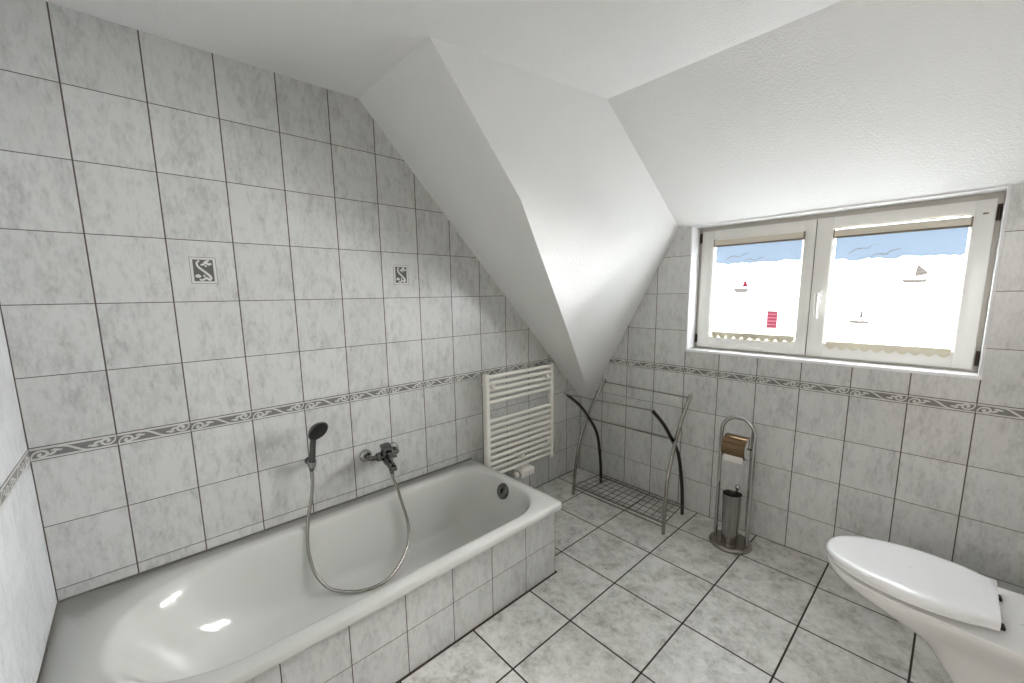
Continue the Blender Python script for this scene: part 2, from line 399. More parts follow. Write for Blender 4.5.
# ------------------------------------------------------------------ bathtub
def rrect(x0, x1, y0, y1, z, rf, rh, ns=10, nl=8, eh=None):
    """rounded rectangle; rf radius at the foot (y1) corners, rh=(rx, ry) at the head (y0) corners"""
    out = []
    def arc(cx, cy, rx, ry, a0, a1):
        for i in range(ns + 1):
            a = a0 + (a1 - a0) * i / ns; out.append((cx + rx*math.cos(a), cy + ry*math.sin(a), z))
    hx, hy = rh
    arc(x1 - rf, y1 - rf, rf, rf, 0, PI/2); 
    for i in range(1, nl): out.append((x1 - rf + (x0 + rf - x1 + rf) * i / nl, y1, z))
    arc(x0 + rf, y1 - rf, rf, rf, PI/2, PI)
    for i in range(1, nl): out.append((x0, y1 - rf + (y0 + hy - y1 + rf) * i / nl, z))
    arc(x0 + hx, y0 + hy, hx, hy, PI, 1.5*PI)
    for i in range(1, nl): out.append((x0 + hx + (x1 - hx - x0 - hx) * i / nl, y0, z))
    arc(x1 - hx, y0 + hy, hx, hy, 1.5*PI, 2*PI)
    for i in range(1, nl): out.append((x1, y0 + hy + (y1 - rf - y0 - hy) * i / nl, z))
    return out
bath = thing('bathtub', (.36, -1.9, .1), 'white enamel bathtub set into the tiled corner skirt', 'bathtub')
R = []
ox0, ox1, oy0, oy1 = .002, .730, Y_NEAR + .002, -1.042
for d, z in [(.006, .348), (.001, .351), (0, .356), (0, .371), (.002, .3775), (.006, .381)]:
    R.append(rrect(ox0 + d*.2, ox1 - d, oy0 + d*.2, oy1 - d, z, .022 - d*.5, (.022 - d*.5, .022 - d*.5)))
ix0, ix1, iy0, iy1 = .088, .682, -2.640, -1.094
for d, dh, df, z, rf, rh in [(0, 0, 0, .381, .20, (.27, .34)), (.005, .008, .004, .3795, .197, (.268, .34)), (.011, .019, .009, .374, .19, (.262, .335)),
        (.017, .034, .014, .362, .185, (.258, .33)), (.024, .056, .021, .335, .18, (.25, .32)), (.034, .085, .031, .29, .172, (.24, .31)),
        (.045, .122, .043, .24, .165, (.23, .29)), (.055, .168, .056, .19, .16, (.215, .27)), (.063, .215, .068, .15, .155, (.205, .25)), (.073, .262, .08, .124, .148, (.195, .235)),
        (.088, .32, .098, .107, .138, (.18, .21)), (.11, .39, .122, .100, .12, (.16, .18)), (.15, .52, .17, .0985, .09, (.12, .13)), (.21, .64, .26, .098, .05, (.06, .08))]:
    R.append(rrect(ix0 + d, ix1 - d, iy0 + dh, iy1 - df, z, rf, rh))
mb = MB(); mb.loft(R, False, True)
mb.build('tub', M['enamel'], bath, sharp=0, fixn=False)
ov = MB(); oc = Vector((.376, -1.121, .334)); ax = Vector((0, -1, .35)).normalized()
ov.lathe([(.010, -.012), (.039, -.004), (.042, .000), (.041, .006), (.036, .012), (.026, .015), (.0, .0155)], oc, ax, 32)
kn = ov.build('overflow_knob', M['reflchrome'], bath)
g = MB(); g.loft([[oc + ax*.0145 + Vector((sx*.006*k + sx*.001, -.002*j, .03*(1-i/4) * (1 if j == 0 else .95) - .012)) for sx, j, k in ((-1, 0, 1), (1, 0, 1), (1, 4, .7), (-1, 4, .7))] for i in range(5)])
part_label(g.build('grip', M['reflchrome'], kn), 'raised turning grip')

# ------------------------------------------------------------------ bath mixer tap
mx = thing('bath_mixer', (0, -1.62, .588), 'chrome single lever bath mixer on the wall above the tub', 'tap')
for yy in (-1.696, -1.552):
    mb = MB(); mb.lathe([(.0305, .0005), (.031, .004), (.028, .012), (.020, .017), (.014, .019), (.0, .0192)], (0, yy, .588), (1, 0, 0), 28)
    part_label(mb.build('wall_rosette', M['chrome'], mx), 'round chrome wall cover')
for yy, s in ((-1.696, 1), (-1.552, -1)):
    mb = MB(); mb.tube(catmull([(.012, yy, .588), (.042, yy, .588), (.06, yy + s*.006, .588), (.066, yy + s*.022, .588), (.066, yy + s*.05, .588)], 6), [.0125]*24 + [.0135], 16); mb.build('connector', M['reflchrome'], mx)
mb = MB()
rings = []
for y, r in ((-1.668, .017), (-1.664, .021), (-1.652, .0225), (-1.596, .0225), (-1.584, .021), (-1.580, .017)):
    rings.append([(.066 + r*math.cos(2*PI*k/24), y, .588 + r*math.sin(2*PI*k/24)) for k in range(24)])
mb.loft(rings)
ca = Vector((.42, 0, .9)).normalized()
mb.lathe([(.021, 0), (.0235, .012), (.0245, .034), (.0235, .040)], (.068, -1.624, .588), ca, 28)
mb.build('body', M['reflchrome'], mx)
mb = MB()
def obox(mb, c, ex, ey, ez, sx, sy, sz, bev):
    bm = bmesh.new(); bmesh.ops.create_cube(bm, size=1)
    for v in bm.verts: v.co = Vector((v.co.x*sx, v.co.y*sy, v.co.z*sz))
    bmesh.ops.bevel(bm, geom=list(bm.edges), offset=bev, segments=3, profile=.5, affect='EDGES')
    ex, ey, ez = Vector(ex).normalized(), Vector(ey).normalized(), Vector(ez).normalized()
    for v in bm.verts: v.co = Vector(c) + ex*v.co.x + ey*v.co.y + ez*v.co.z
    mb.frombm(bm, 0, True)
ex = Vector((.9, 0, -.42)).normalized()
obox(mb, Vector((.068, -1.624, .588)) + ca*.050, ex, (0, 1, 0), ca, .056, .050, .024, .009)
obox(mb, Vector((.068, -1.624, .588)) + ca*.054 + ex*.052, (.97, 0, -.1), (0, 1, 0), (.1, 0, .97), .075, .030, .013, .0055)
mb.build('lever', M['reflchrome'], mx)
mb = MB()
mb.tube(catmull([(.07, -1.624, .578), (.10, -1.622, .562), (.128, -1.62, .551), (.145, -1.619, .545)], 6), [.021]*7 + [.019]*6 + [.017]*6, 20)
mb.lathe([(.0155, 0), (.0165, .004), (.0165, .018), (.014, .021)], (.141, -1.619, .551), (.28, 0, -.96), 20)
mb.build('spout', M['reflchrome'], mx)
mb = MB(); mb.lathe([(.009, 0), (.0115, .004), (.0115, .016), (.0095, .022), (.0085, .036), (.007, .042)], (.112, -1.6205, .548), (.08, .1, -1), 18)
part_label(mb.build('hose_nut', M['reflchrome'], mx), 'ribbed nut under the spout')

# ------------------------------------------------------------------ hand shower, bracket and hose
br = thing('shower_bracket', (0, -1.955, .645), 'small chrome wall bracket holding the hand shower', 'bracket')
mb = MB(); mb.lathe([(.017, .0005), (.017, .010), (.013, .016), (.011, .030), (.011, .040)], (0, -1.955, .640), (1, 0, 0), 24); mb.build('wall_mount', M['reflchrome'], br)
mb = MB(); rr = []
hd = Vector((.22, .05, 1)).normalized(); hb = Vector((.052, -1.958, .618))
q = Vector((0, 0, 1)).rotation_difference(hd)
for r, h in ((.0135, .012), (.0165, .012), (.0175, .016), (.0175, .036), (.0165, .040), (.0135, .040)):
    rr.append([hb + q @ Vector((r*math.cos(2*PI*k/24), r*math.sin(2*PI*k/24), h)) for k in range(24)])
mb.loft(rr + [rr[0]], False, False); mb.build('holder_ring', M['chrome'], br)
sh = thing('hand_shower', hb, 'chrome hand shower with a dark round spray head hung on the wall', 'shower')
mb = MB()
pts = [hb + hd*t for t in (-.010, 0, .012, .03, .05, .075, .10, .125)] + [hb + hd*.145 + Vector((.003, .001, 0)), hb + hd*.165 + Vector((.010, .004, -.002))]
mb.tube(catmull(pts, 4), [.0095 + .0045*math.sin(min(1, i/22)*PI*.75) for i in range(37)], 20); mb.build('handle', M['reflchrome'], sh)
fa = Vector((.85, .25, -.44)).normalized(); hc = hb + hd*.182 + Vector((.024, .012, .006))
mb = MB(); mb.lathe([(.0, -.030), (.013, -.0285), (.025, -.023), (.037, -.013), (.044, -.004), (.046, .002), (.0435, .005)], hc, fa, 36)
hh = mb.build('shower_head', M['reflchrome'], sh)
mb = MB(); mb.lathe([(.0425, .0035), (.041, .0062), (.02, .008), (.0, .0085)], hc, fa, 36)
for ring, cnt in ((.009, 6), (.018, 12), (.027, 18)):
    qf = Vector((0, 0, 1)).rotation_difference(fa)
    for k in range(cnt):
        c = hc + qf @ Vector((ring*math.cos(2*PI*k/cnt), ring*math.sin(2*PI*k/cnt), .0068)); mb.lathe([(.0016, 0), (.0013, .0025)], c, fa, 6)
part_label(mb.build('spray_face', M['spray'], hh), 'dark nozzle face')
HP = [(.050, -1.9585, .603), (.055, -1.960, .57), (.070, -1.975, .49), (.090, -2.000, .415), (.118, -2.018, .325), (.142, -2.020, .255), (.168, -2.008, .185), (.200, -1.974, .1275), (.238, -1.934, .1105), (.285, -1.880, .1085),
      (.310, -1.811, .1085), (.298, -1.739, .1095), (.256, -1.662, .126), (.212, -1.606, .152), (.178, -1.574, .195), (.155, -1.568, .26), (.140, -1.580, .33), (.126, -1.597, .425), (.1165, -1.612, .485), (.1145, -1.6155, .506)]
mb = MB(); pth = catmull(HP, 14); rad = [.0072 + .0006*(i % 2) for i in range(len(pth))]
mb.tube(pth, .0072, 12)
hose = tag(mb.build('shower_hose', M['nickel']), 'flexible metal shower hose looping down into the bathtub', 'hose')
# fine spiral winding as a bump
t = NT('wound metal hose'); P, o = t.pos(); w = t.n('ShaderNodeTexWave', wave_type='BANDS', bands_direction='Z'); t.link(P, w.inputs['Vector']); w.inputs['Scale'].default_value = 90
t.link(t.mix(w.outputs['Fac'], srgb(150, 147, 141), srgb(208, 205, 198)), t.b.inputs['Base Color']); t.b.inputs['Metallic'].default_value = 1; t.b.inputs['Roughness'].default_value = .26
t.bump(w.outputs['Fac'], .3, .0006); hose.data.materials[0] = t.mat

# ------------------------------------------------------------------ towel radiator
rd = thing('towel_radiator', (.05, -.72, .24), 'white ladder towel radiator on the wall past the bath end', 'radiator')
RX = .098
for yy in (-.985, -.420):
    mb = MB(); prof = []
    for k in range(20):
        a = 2*PI*k/20; cx, cy = math.cos(a), math.sin(a)
        prof.append((math.copysign(abs(cx)**.6, cx)*.019, math.copysign(abs(cy)**.45, cy)*.0165))
    rings = [[(RX - .019 + a*s, yy + b*s, z) for a, b in prof] for s, z in ((.8, .238), (1, .241), (1, .903), (.8, .906))]
    mb.loft(rings); mb.build('post', M['radiator'], rd)
bar = None
for z in (.886, .8475, .809, .7705, .732, .615, .5765, .538, .4995, .461, .4225, .384, .3455, .307, .2685):
    if bar is None:
        mb = MB(); mb.tube([(RX - .013, -.975, z), (RX - .013, -.43, z)], .0115, 16); bar = mb.build('bar', M['radiator'], rd); z0 = z
    else:
        c = bar.copy(); COL.objects.link(c); c.parent = rd; c.location.z = z - z0
for yy, zz in ((-.945, .828), (-.475, .828), (-.705, .326)):
    mb = MB(); mb.lathe([(.009, .0005), (.009, .07)], (0, yy, zz), (1, 0, 0), 14); mb.lathe([(.012, .066), (.0165, .070), (.0165, .100), (.014, .105), (0, .106)], (0, yy, zz), (1, 0, 0), 20)
    mb.build('wall_fixing', M['radiator'], rd)
mb = MB(); mb.box((RX - .006, -.4095, .275), (RX - .002, -.4015, .305), .001); mb.lathe([(.006, 0), (.006, .01)], (RX - .02, -.4045, .29), (0, 1, 0), 12)
part_label(mb.build('vent_plug', M['black'], rd), 'small black vent plug')
mb = MB(); mb.box((.035, -.735, .185), (.118, -.615, .236), .01, seg=3); mb.tube([(.08, -.70, .215), (.08, -.70, .262)], .011, 14); mb.tube([(.08, -.65, .215), (.08, -.65, .262)], .011, 14)
vb = mb.build('valve_block', M['valve'], rd)
mb = MB(); mb.lathe([(.017, 0), (.019, .004), (.019, .035), (.016, .04)], (.085, -.735, .208), (0, -1, 0), 20)
part_label(mb.build('thermostat_knob', M['valve'], vb), 'round white control knob')
mb = MB(); mb.lathe([(.0195, 0), (.0195, .007)], (.085, -.735, .208), (0, -1, 0), 20)
part_label(mb.build('valve_collar', M['black'], vb), 'black collar')
mb = MB(); mb.tube([(.0005, -.66, .205), (.04, -.66, .205)], .009, 12); mb.build('supply_pipe', M['steel'], vb)

# ------------------------------------------------------------------ towel rack
rk = thing('towel_rack', (.58, -.23, 0), 'steel towel rack with crossed arched legs and a low wire shelf', 'towel rack')
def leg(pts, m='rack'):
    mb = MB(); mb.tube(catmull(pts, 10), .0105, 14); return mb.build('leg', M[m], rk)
XL, XR0, XR1 = .25, .903, .880
LA = [(XL, -.376, 0.0), (XL, -.362, .13), (XL, -.338, .274), (XL, -.306, .375), (XL, -.233, .513), (XL, -.150, .620), (XL, -.028, .748)]
LB = [(XL+.022, -.086, 0.0), (XL+.022, -.090, .10), (XL+.022, -.105, .22), (XL+.022, -.145, .385), (XL+.022, -.240, .520), (XL+.022, -.345, .630), (XL+.022, -.485, .735)]
rx = lambda z: XR0 + (XR1 - XR0) * z / .76
RA = [(rx(z), y, z) for y, z in ((-.372, 0.0), (-.358, .13), (-.332, .30), (-.293, .40), (-.235, .52), (-.155, .635), (-.058, .750))]
RB = [(rx(z) - .022, y, z) for y, z in ((-.088, 0.0), (-.092, .12), (-.108, .24), (-.155, .41), (-.245, .53), (-.345, .64), (-.475, .748))]
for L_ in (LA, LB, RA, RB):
    lg = leg(L_, 'rackrefl' if L_ in (LB, RB) else 'rack')
    if L_ in (LB, RB): part_label(lg, 'leg leaning out to the front, dark reflection painted in')
    top, nx = Vector(L_[-1]), Vector(L_[-2]); d = (top - nx).normalized()
    mb = MB(); mb.lathe([(.0108, -.004), (.0114, 0), (.0114, .006), (.008, .009)], top, d, 14); part_label(mb.build('end_cap', M['chrome'], lg), 'bright end cap')
def rail(a, b, r=.0042):
    mb = MB(); mb.tube([a, b], r, 10); return mb.build('rail', M['rack'], rk)
off = lambda p, dz: (p[0], p[1], p[2] + dz)
rail(off(LA[-1], -.012), off(RA[-1], -.012)); rail(off(LB[-1], -.004), off(RB[-1], -.004)); rail(LA[4], RB[4])
mb = MB()
zs = .062
c0, c1, c2, c3 = (XL, -.370, zs), (XR0, -.366, zs), (XR0 - .022, -.089, zs), (XL + .022, -.087, zs)
for a, b in ((c0, c1), (c3, c2), ((XL, -.37, zs - .022), (XR0, -.366, zs - .022)), ((XL + .022, -.087, zs - .022), (XR0 - .022, -.089, zs - .022)), (c0, c3), (c1, c2)): mb.tube([a, b], .0034, 8)
for i in range(1, 14):
    u = i / 14; a = lerp(c0, c1, u); b = lerp(c3, c2, u); mb.tube([off(a, -.0045), off(b, -.0045)], .0021, 8)
for v in (.2, .4, .6, .8): mb.tube([off(lerp(c0, c3, v), -.009), off(lerp(c1, c2, v), -.009)], .0019, 8)
mb.build('wire_shelf', M['rack'], rk)

# ------------------------------------------------------------------ paper and brush stand
SX, SY = 1.198, -.188
st = thing('toilet_paper_stand', (SX, SY, 0), 'freestanding steel arch stand for paper and toilet brush', 'stand')
mb = MB(); mb.lathe([(.103, .0), (.106, .003), (.106, .012), (.100, .019), (.088, .0225), (.07, .023), (.0, .0232)], (SX, SY, 0), seg=48); mb.build('base', M['nickel'], st)
mb = MB(); ra = .080; pts = [(SX - ra, SY, .020), (SX - ra, SY, .3), (SX - ra, SY, .632)]
pts += [(SX - ra*math.cos(PI*k/16), SY, .632 + ra*1.05*math.sin(PI*k/16)) for k in range(1, 16)] + [(SX + ra, SY, .632), (SX + ra, SY, .3), (SX + ra, SY, .020)]
mb.tube(pts, .0098, 16); mb.build('arch', M['chrome'], st)
mb = MB(); mb.tube([(SX - ra - .002, SY, .556), (SX + ra + .002, SY, .556)], .0055, 12)
mb.build('paper_bar', M['steel'], st)
mb = MB(); rings = []
cr, cz = .062, .556
for k in range(22):
    a = math.radians(118 - k * (118 + 78) / 21); nrm = (math.cos(a), math.sin(a))   # from the back over the top to the lower front
    yo, zo = -nrm[0]*cr, nrm[1]*cr
    rings.append([(SX - .056, SY + yo, cz + zo), (SX + .056, SY + yo, cz + zo), (SX + .056, SY + yo*.975, cz + zo*.975), (SX - .056, SY + yo*.975, cz + zo*.975)])
mb.loft(rings, smooth=False)
for p in range(len(mb.f)): mb.sm[p] = True
for sx in (-.0575, .0555):
    mb.prism([(SY - .006, cz + .004), (SY + .006, cz + .004), (SY + .004, cz + .0615), (SY - .004, cz + .0615)], lambda a, b: (SX + sx, a, b), lambda a, b: (SX + sx + .002, a, b))
part_label(mb.build('paper_cover', M['brownrefl'], st, sharp=30), 'curved shiny chrome cover, brown reflection painted in')
mb = MB(); rings = []
for x, r in ((-.048, .0115), (-.048, .047), (-.0465, .0485), (.0465, .0485), (.048, .047), (.048, .0115)):
    rings.append([(SX + x, SY + r*math.cos(2*PI*k/32), cz - .006 + r*math.sin(2*PI*k/32)) for k in range(32)])
mb.loft(rings + [rings[0]], False, False)
mb.box((SX - .047, SY - .0495, .484), (SX + .047, SY - .0485, .552), 0)
tag(mb.build('toilet_paper_roll', M['paper']), 'white paper roll under the shiny cover on the stand', 'toilet paper')
bx, by = 1.196, -.200
tb = thing('toilet_brush', (bx, by, .023), 'toilet brush in a steel cup on the base of the stand', 'toilet brush')
mb = MB(); mb.lathe([(.036, .0236), (.039, .025), (.0405, .04), (.046, .292), (.0475, .295), (.0455, .296), (.044, .292), (.039, .05), (.0, .045)], (bx, by, 0), seg=36, cap=False); mb.build('cup', M['steel'], tb)
mb = MB(); mb.tube([(bx + .004, by + .006, .055), (bx + .016, by + .014, .30), (bx + .018, by + .016, .322)], .0058, 12); hd_ = mb.build('brush_handle', M['reflchrome'], tb)
mb = MB(); mb.lathe([(.0, 0), (.007, .001), (.010, .005), (.0125, .014), (.011, .023), (.006, .028), (0, .029)], (bx + .018, by + .016, .318), seg=20); mb.build('knob', M['chrome'], hd_)
mb = MB(); mb.lathe([(.012, .06), (.030, .075), (.034, .12), (.030, .17), (.010, .18)], (bx + .006, by + .008, 0), seg=20)
part_label(mb.build('bristles', M['black'], tb), 'dark bristle head')

# ------------------------------------------------------------------ toilet
TY = -.588; XB = X_RIGHT - .002
tl = thing('toilet', (2.15, TY, 0), 'white toilet with its lid closed beside the tiled window wall', 'toilet')
def half(xs, ws, n=40):
    return xs, ws
def bowl_ring(tip, xm, b, bb, z, rc=.03, n=26):
    """outline: elliptic nose from tip to xm, straight back part to the wall"""
    pts = []
    for i in range(n + 1):
        a = PI/2 + PI * i / n
        pts.append((xm + (xm - tip) * math.cos(a), TY + b * math.sin(a), z))
    m = 8
    for i in range(1, m + 1): u = i/m; pts.append((xm + (XB - xm)*u, TY - (b + (bb - b)*u), z))
    for i in range(0, m): u = 1 - i/m; pts.append((xm + (XB - xm)*u, TY + (b + (bb - b)*u), z))
    return pts
rings = [bowl_ring(*a) for a in (
    (2.066, 2.17, .098, .098, .0005), (2.060, 2.17, .102, .102, .02), (2.038, 2.16, .096, .10, .07), (2.004, 2.15, .09, .095, .125), (1.972, 2.12, .086, .092, .17), (1.943, 2.08, .086, .094, .205),
    (1.885, 2.03, .096, .104, .240), (1.80, 1.98, .124, .126, .276), (1.733, 1.95, .148, .148, .310), (1.692, 1.935, .164, .172, .335), (1.678, 1.93, .170, .184, .352), (1.673, 1.93, .172, .187, .362), (1.674, 1.93, .171, .186, .369), (1.680, 1.93, .166, .181, .374))]
mb = MB(); mb.loft(rings); mb.build('bowl', M['ceramic'], tl, sharp=35)
LW = [(1.667, 0), (1.669, .030), (1.676, .060), (1.690, .092), (1.715, .122), (1.750, .150), (1.795, .174), (1.845, .190), (1.90, .199), (1.95, .199), (2.0, .190), (2.04, .177), (2.062, .164), (2.080, .157), (2.098, .154)]
def lid_ring(sc, z, back=0., flare=0.):
    cx = 1.91; pts = []
    L = catmull([(a, b * .878, 0) for a, b in LW], 3)
    one = [(cx + (p.x - cx)*sc if p.x < cx else min(cx + (p.x - cx)*(1 if sc > .9 else sc), 2.098 - back), p.y * sc) for p in L]
    pts = [(a, TY + .010 - b, z + .006) for a, b in one] + [(a, TY + .004 + b, z + .006) for a, b in reversed(one[1:])]
    return pts
mb = MB(); mb.loft([lid_ring(s, z) for s, z in ((.955, .3765), (.972, .3785), (.972, .3845), (.955, .387))]); mb.build('seat', M['lid'], tl, sharp=50)
mb = MB(); mb.loft([lid_ring(s, z) for s, z in ((.97, .3885), (.992, .3895), (1.0, .3935), (.998, .399), (.985, .4045), (.955, .4085), (.88, .4112), (.74, .4130), (.55, .4142), (.36, .4149), (.18, .4153), (.06, .4155))])
mb.build('lid', M['lid'], tl, sharp=50)
for yy in (-.085, .085):
    mb = MB(); mb.lathe([(.007, .3745), (.007, .380), (.005, .386)], (2.105, TY + yy, 0), seg=16); mb.tube([(2.105, TY + yy - .011, .3835), (2.105, TY + yy + .011, .3835)], .0045, 12)
    part_label(mb.build('hinge', M['black'], tl), 'dark seat hinge')
mb = MB()
for s in ([(2.150, -.012), (2.165, -.004), (2.150, .003), (2.166, .010)], [(2.143, .001), (2.150, .005)]):
    L, R_ = ribbon(cm2(s), [.0022]*len(cm2(s))); nn = len(L)
    mb.add([(p.x, TY - .02 + p.y, .3746) for p in L] + [(p.x, TY - .02 + p.y, .3746) for p in R_], [[i, i+1, nn+i+1, nn+i] for i in range(nn-1)])
part_label(mb.build('maker_mark', M['mark'], tl, sharp=0, fixn=False), 'tiny grey printed mark')

# ------------------------------------------------------------------ window
def ringbox(mb, x0, x1, z0, z1, wl, wr, wb, wt, y0, y1, bev, mat=0):
    mb.box((x0, y0, z0), (x0 + wl, y1, z1), bev, mat); mb.box((x1 - wr, y0, z0), (x1, y1, z1), bev, mat)
    mb.box((x0 + wl - .001, y0, z0), (x1 - wr + .001, y1, z0 + wb), bev, mat); mb.box((x0 + wl - .001, y0, z1 - wt), (x1 - wr + .001, y1, z1), bev, mat)
# white tiled reveal and sill
mb = MB()
mb.box((NX0 - .007, -.004, NZ0 - .012), (NX0 + .003, ND, NZ1 + .002), .001); mb.box((NX1 - .003, -.004, NZ0 - .012), (NX1 + .007, ND, NZ1 + .002), .001)
mb.box((NX0 - .007, -.005, NZ0 - .012), (NX1 + .007, ND, NZ0 + .002), .001)
mb.box((NX0 - .007, -.003, NZ1 - .002), (NX1 + .007, ND, NZ1 + .010), .001)
struct(mb.build('trim_4', M['reveal']))
win = bpy.data.objects.new('window_1', None); COL.objects.link(win); win.location = (1.41, .12, 1.03); struct(win)
FY = .108
mb = MB(); ringbox(mb, NX0 + .003, NX1 - .003, NZ0 + .002, NZ1 - .002, .05, .05, .05, .055, FY, FY + .06, .002); mb.box((1.38, FY, NZ0 + .03), (1.425, FY + .06, NZ1 - .03), .002)
mb.build('outer_frame', M['frame'], win)
def sash(x0, x1, wl, wr, nm):
    z0, z1 = 1.036, 1.722
    mb = MB(); ringbox(mb, x0, x1, z0, z1, wl, wr, .064, .050, FY - .016, FY + .03, .003); s = mb.build('sash', M['upvc'], win)
    mb = MB(); ringbox(mb, x0 + wl - .002, x1 - wr + .002, z0 + .062, z1 - .048, .009, .009, .009, .009, FY - .010, FY + .02, .0025); mb.build('glazing_bead', M['upvc'], s)
    mb = MB(); mb.box((x0 + wl - .001, FY + .016, z0 + .06), (x1 - wr + .001, FY + .020, z1 - .049)); mb.build('pane', M['glass'], s)
    return s
sl = sash(.839, 1.3985, .068, .046, 'l'); sr = sash(1.4025, 1.985, .068, .060, 'r')
mb = MB(); mb.box((1.3987, FY - .006, 1.04), (1.4023, FY + .01, 1.718)); part_label(mb.build('meeting_joint', M['gap'], win), 'dark gap between the sashes')
def hinge(x, z, h, y):
    mb = MB(); mb.tube([(x, y, z - h/2), (x, y, z + h/2)], .0065, 12); mb.box((x - .006, y - .001, z - h/2 + .004), (x + .006, y + .014, z + h/2 - .004), .002)
    part_label(mb.build('hinge', M['hinge'], win), 'dark sash hinge')
hinge(.829, 1.685, .055, FY - .010); hinge(.829, 1.085, .05, FY - .010); hinge(1.9935, 1.668, .062, FY - .012); hinge(1.9955, 1.083, .062, FY - .012)
mb = MB(); mb.box((1.4215, FY - .026, 1.305), (1.4485, FY - .015, 1.372), .004, seg=3); mb.lathe([(.011, 0), (.011, .022), (.010, .03)], (1.435, FY - .024, 1.347), (0, -1, 0), 20)
mb.tube(catmull([(1.435, FY - .05, 1.353), (1.435, FY - .055, 1.335), (1.436, FY - .056, 1.29), (1.437, FY - .054, 1.232)], 6), [.0095]*10 + [.0085]*9, 14)
mb.build('handle', M['upvc'], sr)
mb = MB(); mb.lathe([(.004, 0), (.004, .003)], (1.955, FY - .016, 1.668), (0, -1, 0), 10); mb.box((1.950, FY - .0185, 1.665), (1.966, FY - .0165, 1.671), .0005); part_label(mb.build('latch_mark', M['railgrey'], sr), 'small grey latch mark')

# ------------------------------------------------------------------ printed blinds
BY = FY - .013
def poly2(mb, pts, mat, y0=None, th=.0006):
    y = (BY - .0007) if y0 is None else y0
    mb.prism(pts, lambda a, b: (a, y + th*.5, b), lambda a, b: (a, y - th*.5, b), mat)
def stroke(mb, pts, w, mat):
    s = cm2(pts, 5); L, R_ = ribbon(s, taper(len(s), w*.35, w, w*.35)); poly2(mb, [(p.x, p.y) for p in L] + [(p.x, p.y) for p in reversed(R_)], mat)
def blind(x0, x1, zt, zband, zf, zl, label, art):
    b = thing('roller_blind', ((x0 + x1)/2, BY, zl), label, 'blind', 'printed blinds on the window')
    mb = MB(); mb.box((x0, BY - .0003, zf), (x1, BY + .0003, zt), 0, 0)
    rnd = random.Random(int(x0*1000)); top = zt; n = 30
    pts = [(x0, top), (x0, zband + .004)]
    for i in range(1, n): pts.append((x0 + (x1 - x0)*i/n, zband + rnd.uniform(-.006, .006) + .004*math.sin(i*.8)))
    pts += [(x1, zband + .002), (x1, top)]
    poly2(mb, pts, 1); art(mb)
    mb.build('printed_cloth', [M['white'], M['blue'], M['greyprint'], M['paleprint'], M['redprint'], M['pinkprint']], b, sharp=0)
    mb = MB(); mb.box((x0 - .006, BY - .016, zt + .006), (x1 + .004, BY + .004, zt + .036), .003, 0)
    mb.box((x0 - .009, BY - .014, zt - .002), (x1 + .008, BY + .003, zt + .007), .002, 1); mb.box((x0 - .010, BY - .015, zt), (x0 - .004, BY + .004, zt + .038), .001, 1); mb.box((x1 + .003, BY - .015, zt), (x1 + .009, BY + .004, zt + .038), .001, 1)
    part_label(mb.build('top_rail', [M['cassette'], M['railgrey']], b), 'beige cassette along the top')
    mb = MB(); w = x1 - x0; ns = 10; pts = [(x0, zf + .004)]
    for i in range(ns):
        a = x0 + w*i/ns
        for k in range(0, 8):
            u = k/7; pts.append((a + w/ns*u, zl + .008 - .016*math.sin(PI*u)))
    pts.append((x1, zf + .004)); mb.prism(pts, lambda a, c: (a, BY - .0024, c), lambda a, c: (a, BY - .0034, c))
    for i in range(ns):                                   # pleats along the hem
        a = x0 + w*(i + .5)/ns; stroke_pts = [(a - w/ns*.42, zl + .012), (a, zl - .002), (a + w/ns*.42, zl + .012)]
        mb.tube([(p[0], BY - .0036, p[1]) for p in cm2(stroke_pts, 4)], .0014, 6)
    mb.tube([(x0, BY - .003, zf + .002), (x1, BY - .003, zf + .002)], .0035, 8)
    part_label(mb.build('lace_hem', M['lace'], b), 'scalloped cream lace edge')
    return b
def art_l(mb):
    stroke(mb, [(.981, 1.55), (1.006, 1.567), (1.031, 1.568), (1.054, 1.561)], .0065, 2); stroke(mb, [(1.05, 1.562), (1.075, 1.577), (1.1, 1.581)], .0055, 2)
    stroke(mb, [(1.078, 1.539), (1.102, 1.547), (1.126, 1.541), (1.136, 1.536)], .0065, 2); stroke(mb, [(1.132, 1.536), (1.158, 1.551), (1.177, 1.552)], .0055, 2)
    poly2(mb, [(1.024, 1.388), (1.114, 1.388), (1.101, 1.362), (1.044, 1.362)], 3)
    poly2(mb, [(1.089, 1.438), (1.107, 1.394), (1.074, 1.394)], 4)
    poly2(mb, [(1.211, 1.262), (1.262, 1.262), (1.262, 1.167), (1.212, 1.167)], 5, BY - .0006)
    for k in range(5): z = 1.174 + k*.0185; poly2(mb, [(1.2125, z), (1.2605, z), (1.2605, z + .010), (1.2125, z + .010)], 4, BY - .0012)
    poly2(mb, [(1.206, 1.263), (1.264, 1.263), (1.262, 1.256), (1.209, 1.256)], 2, BY - .0018)
    poly2(mb, [(.923, 1.186), (1.348, 1.178), (1.348, 1.1765), (.923, 1.1845)], 2, BY - .0024)
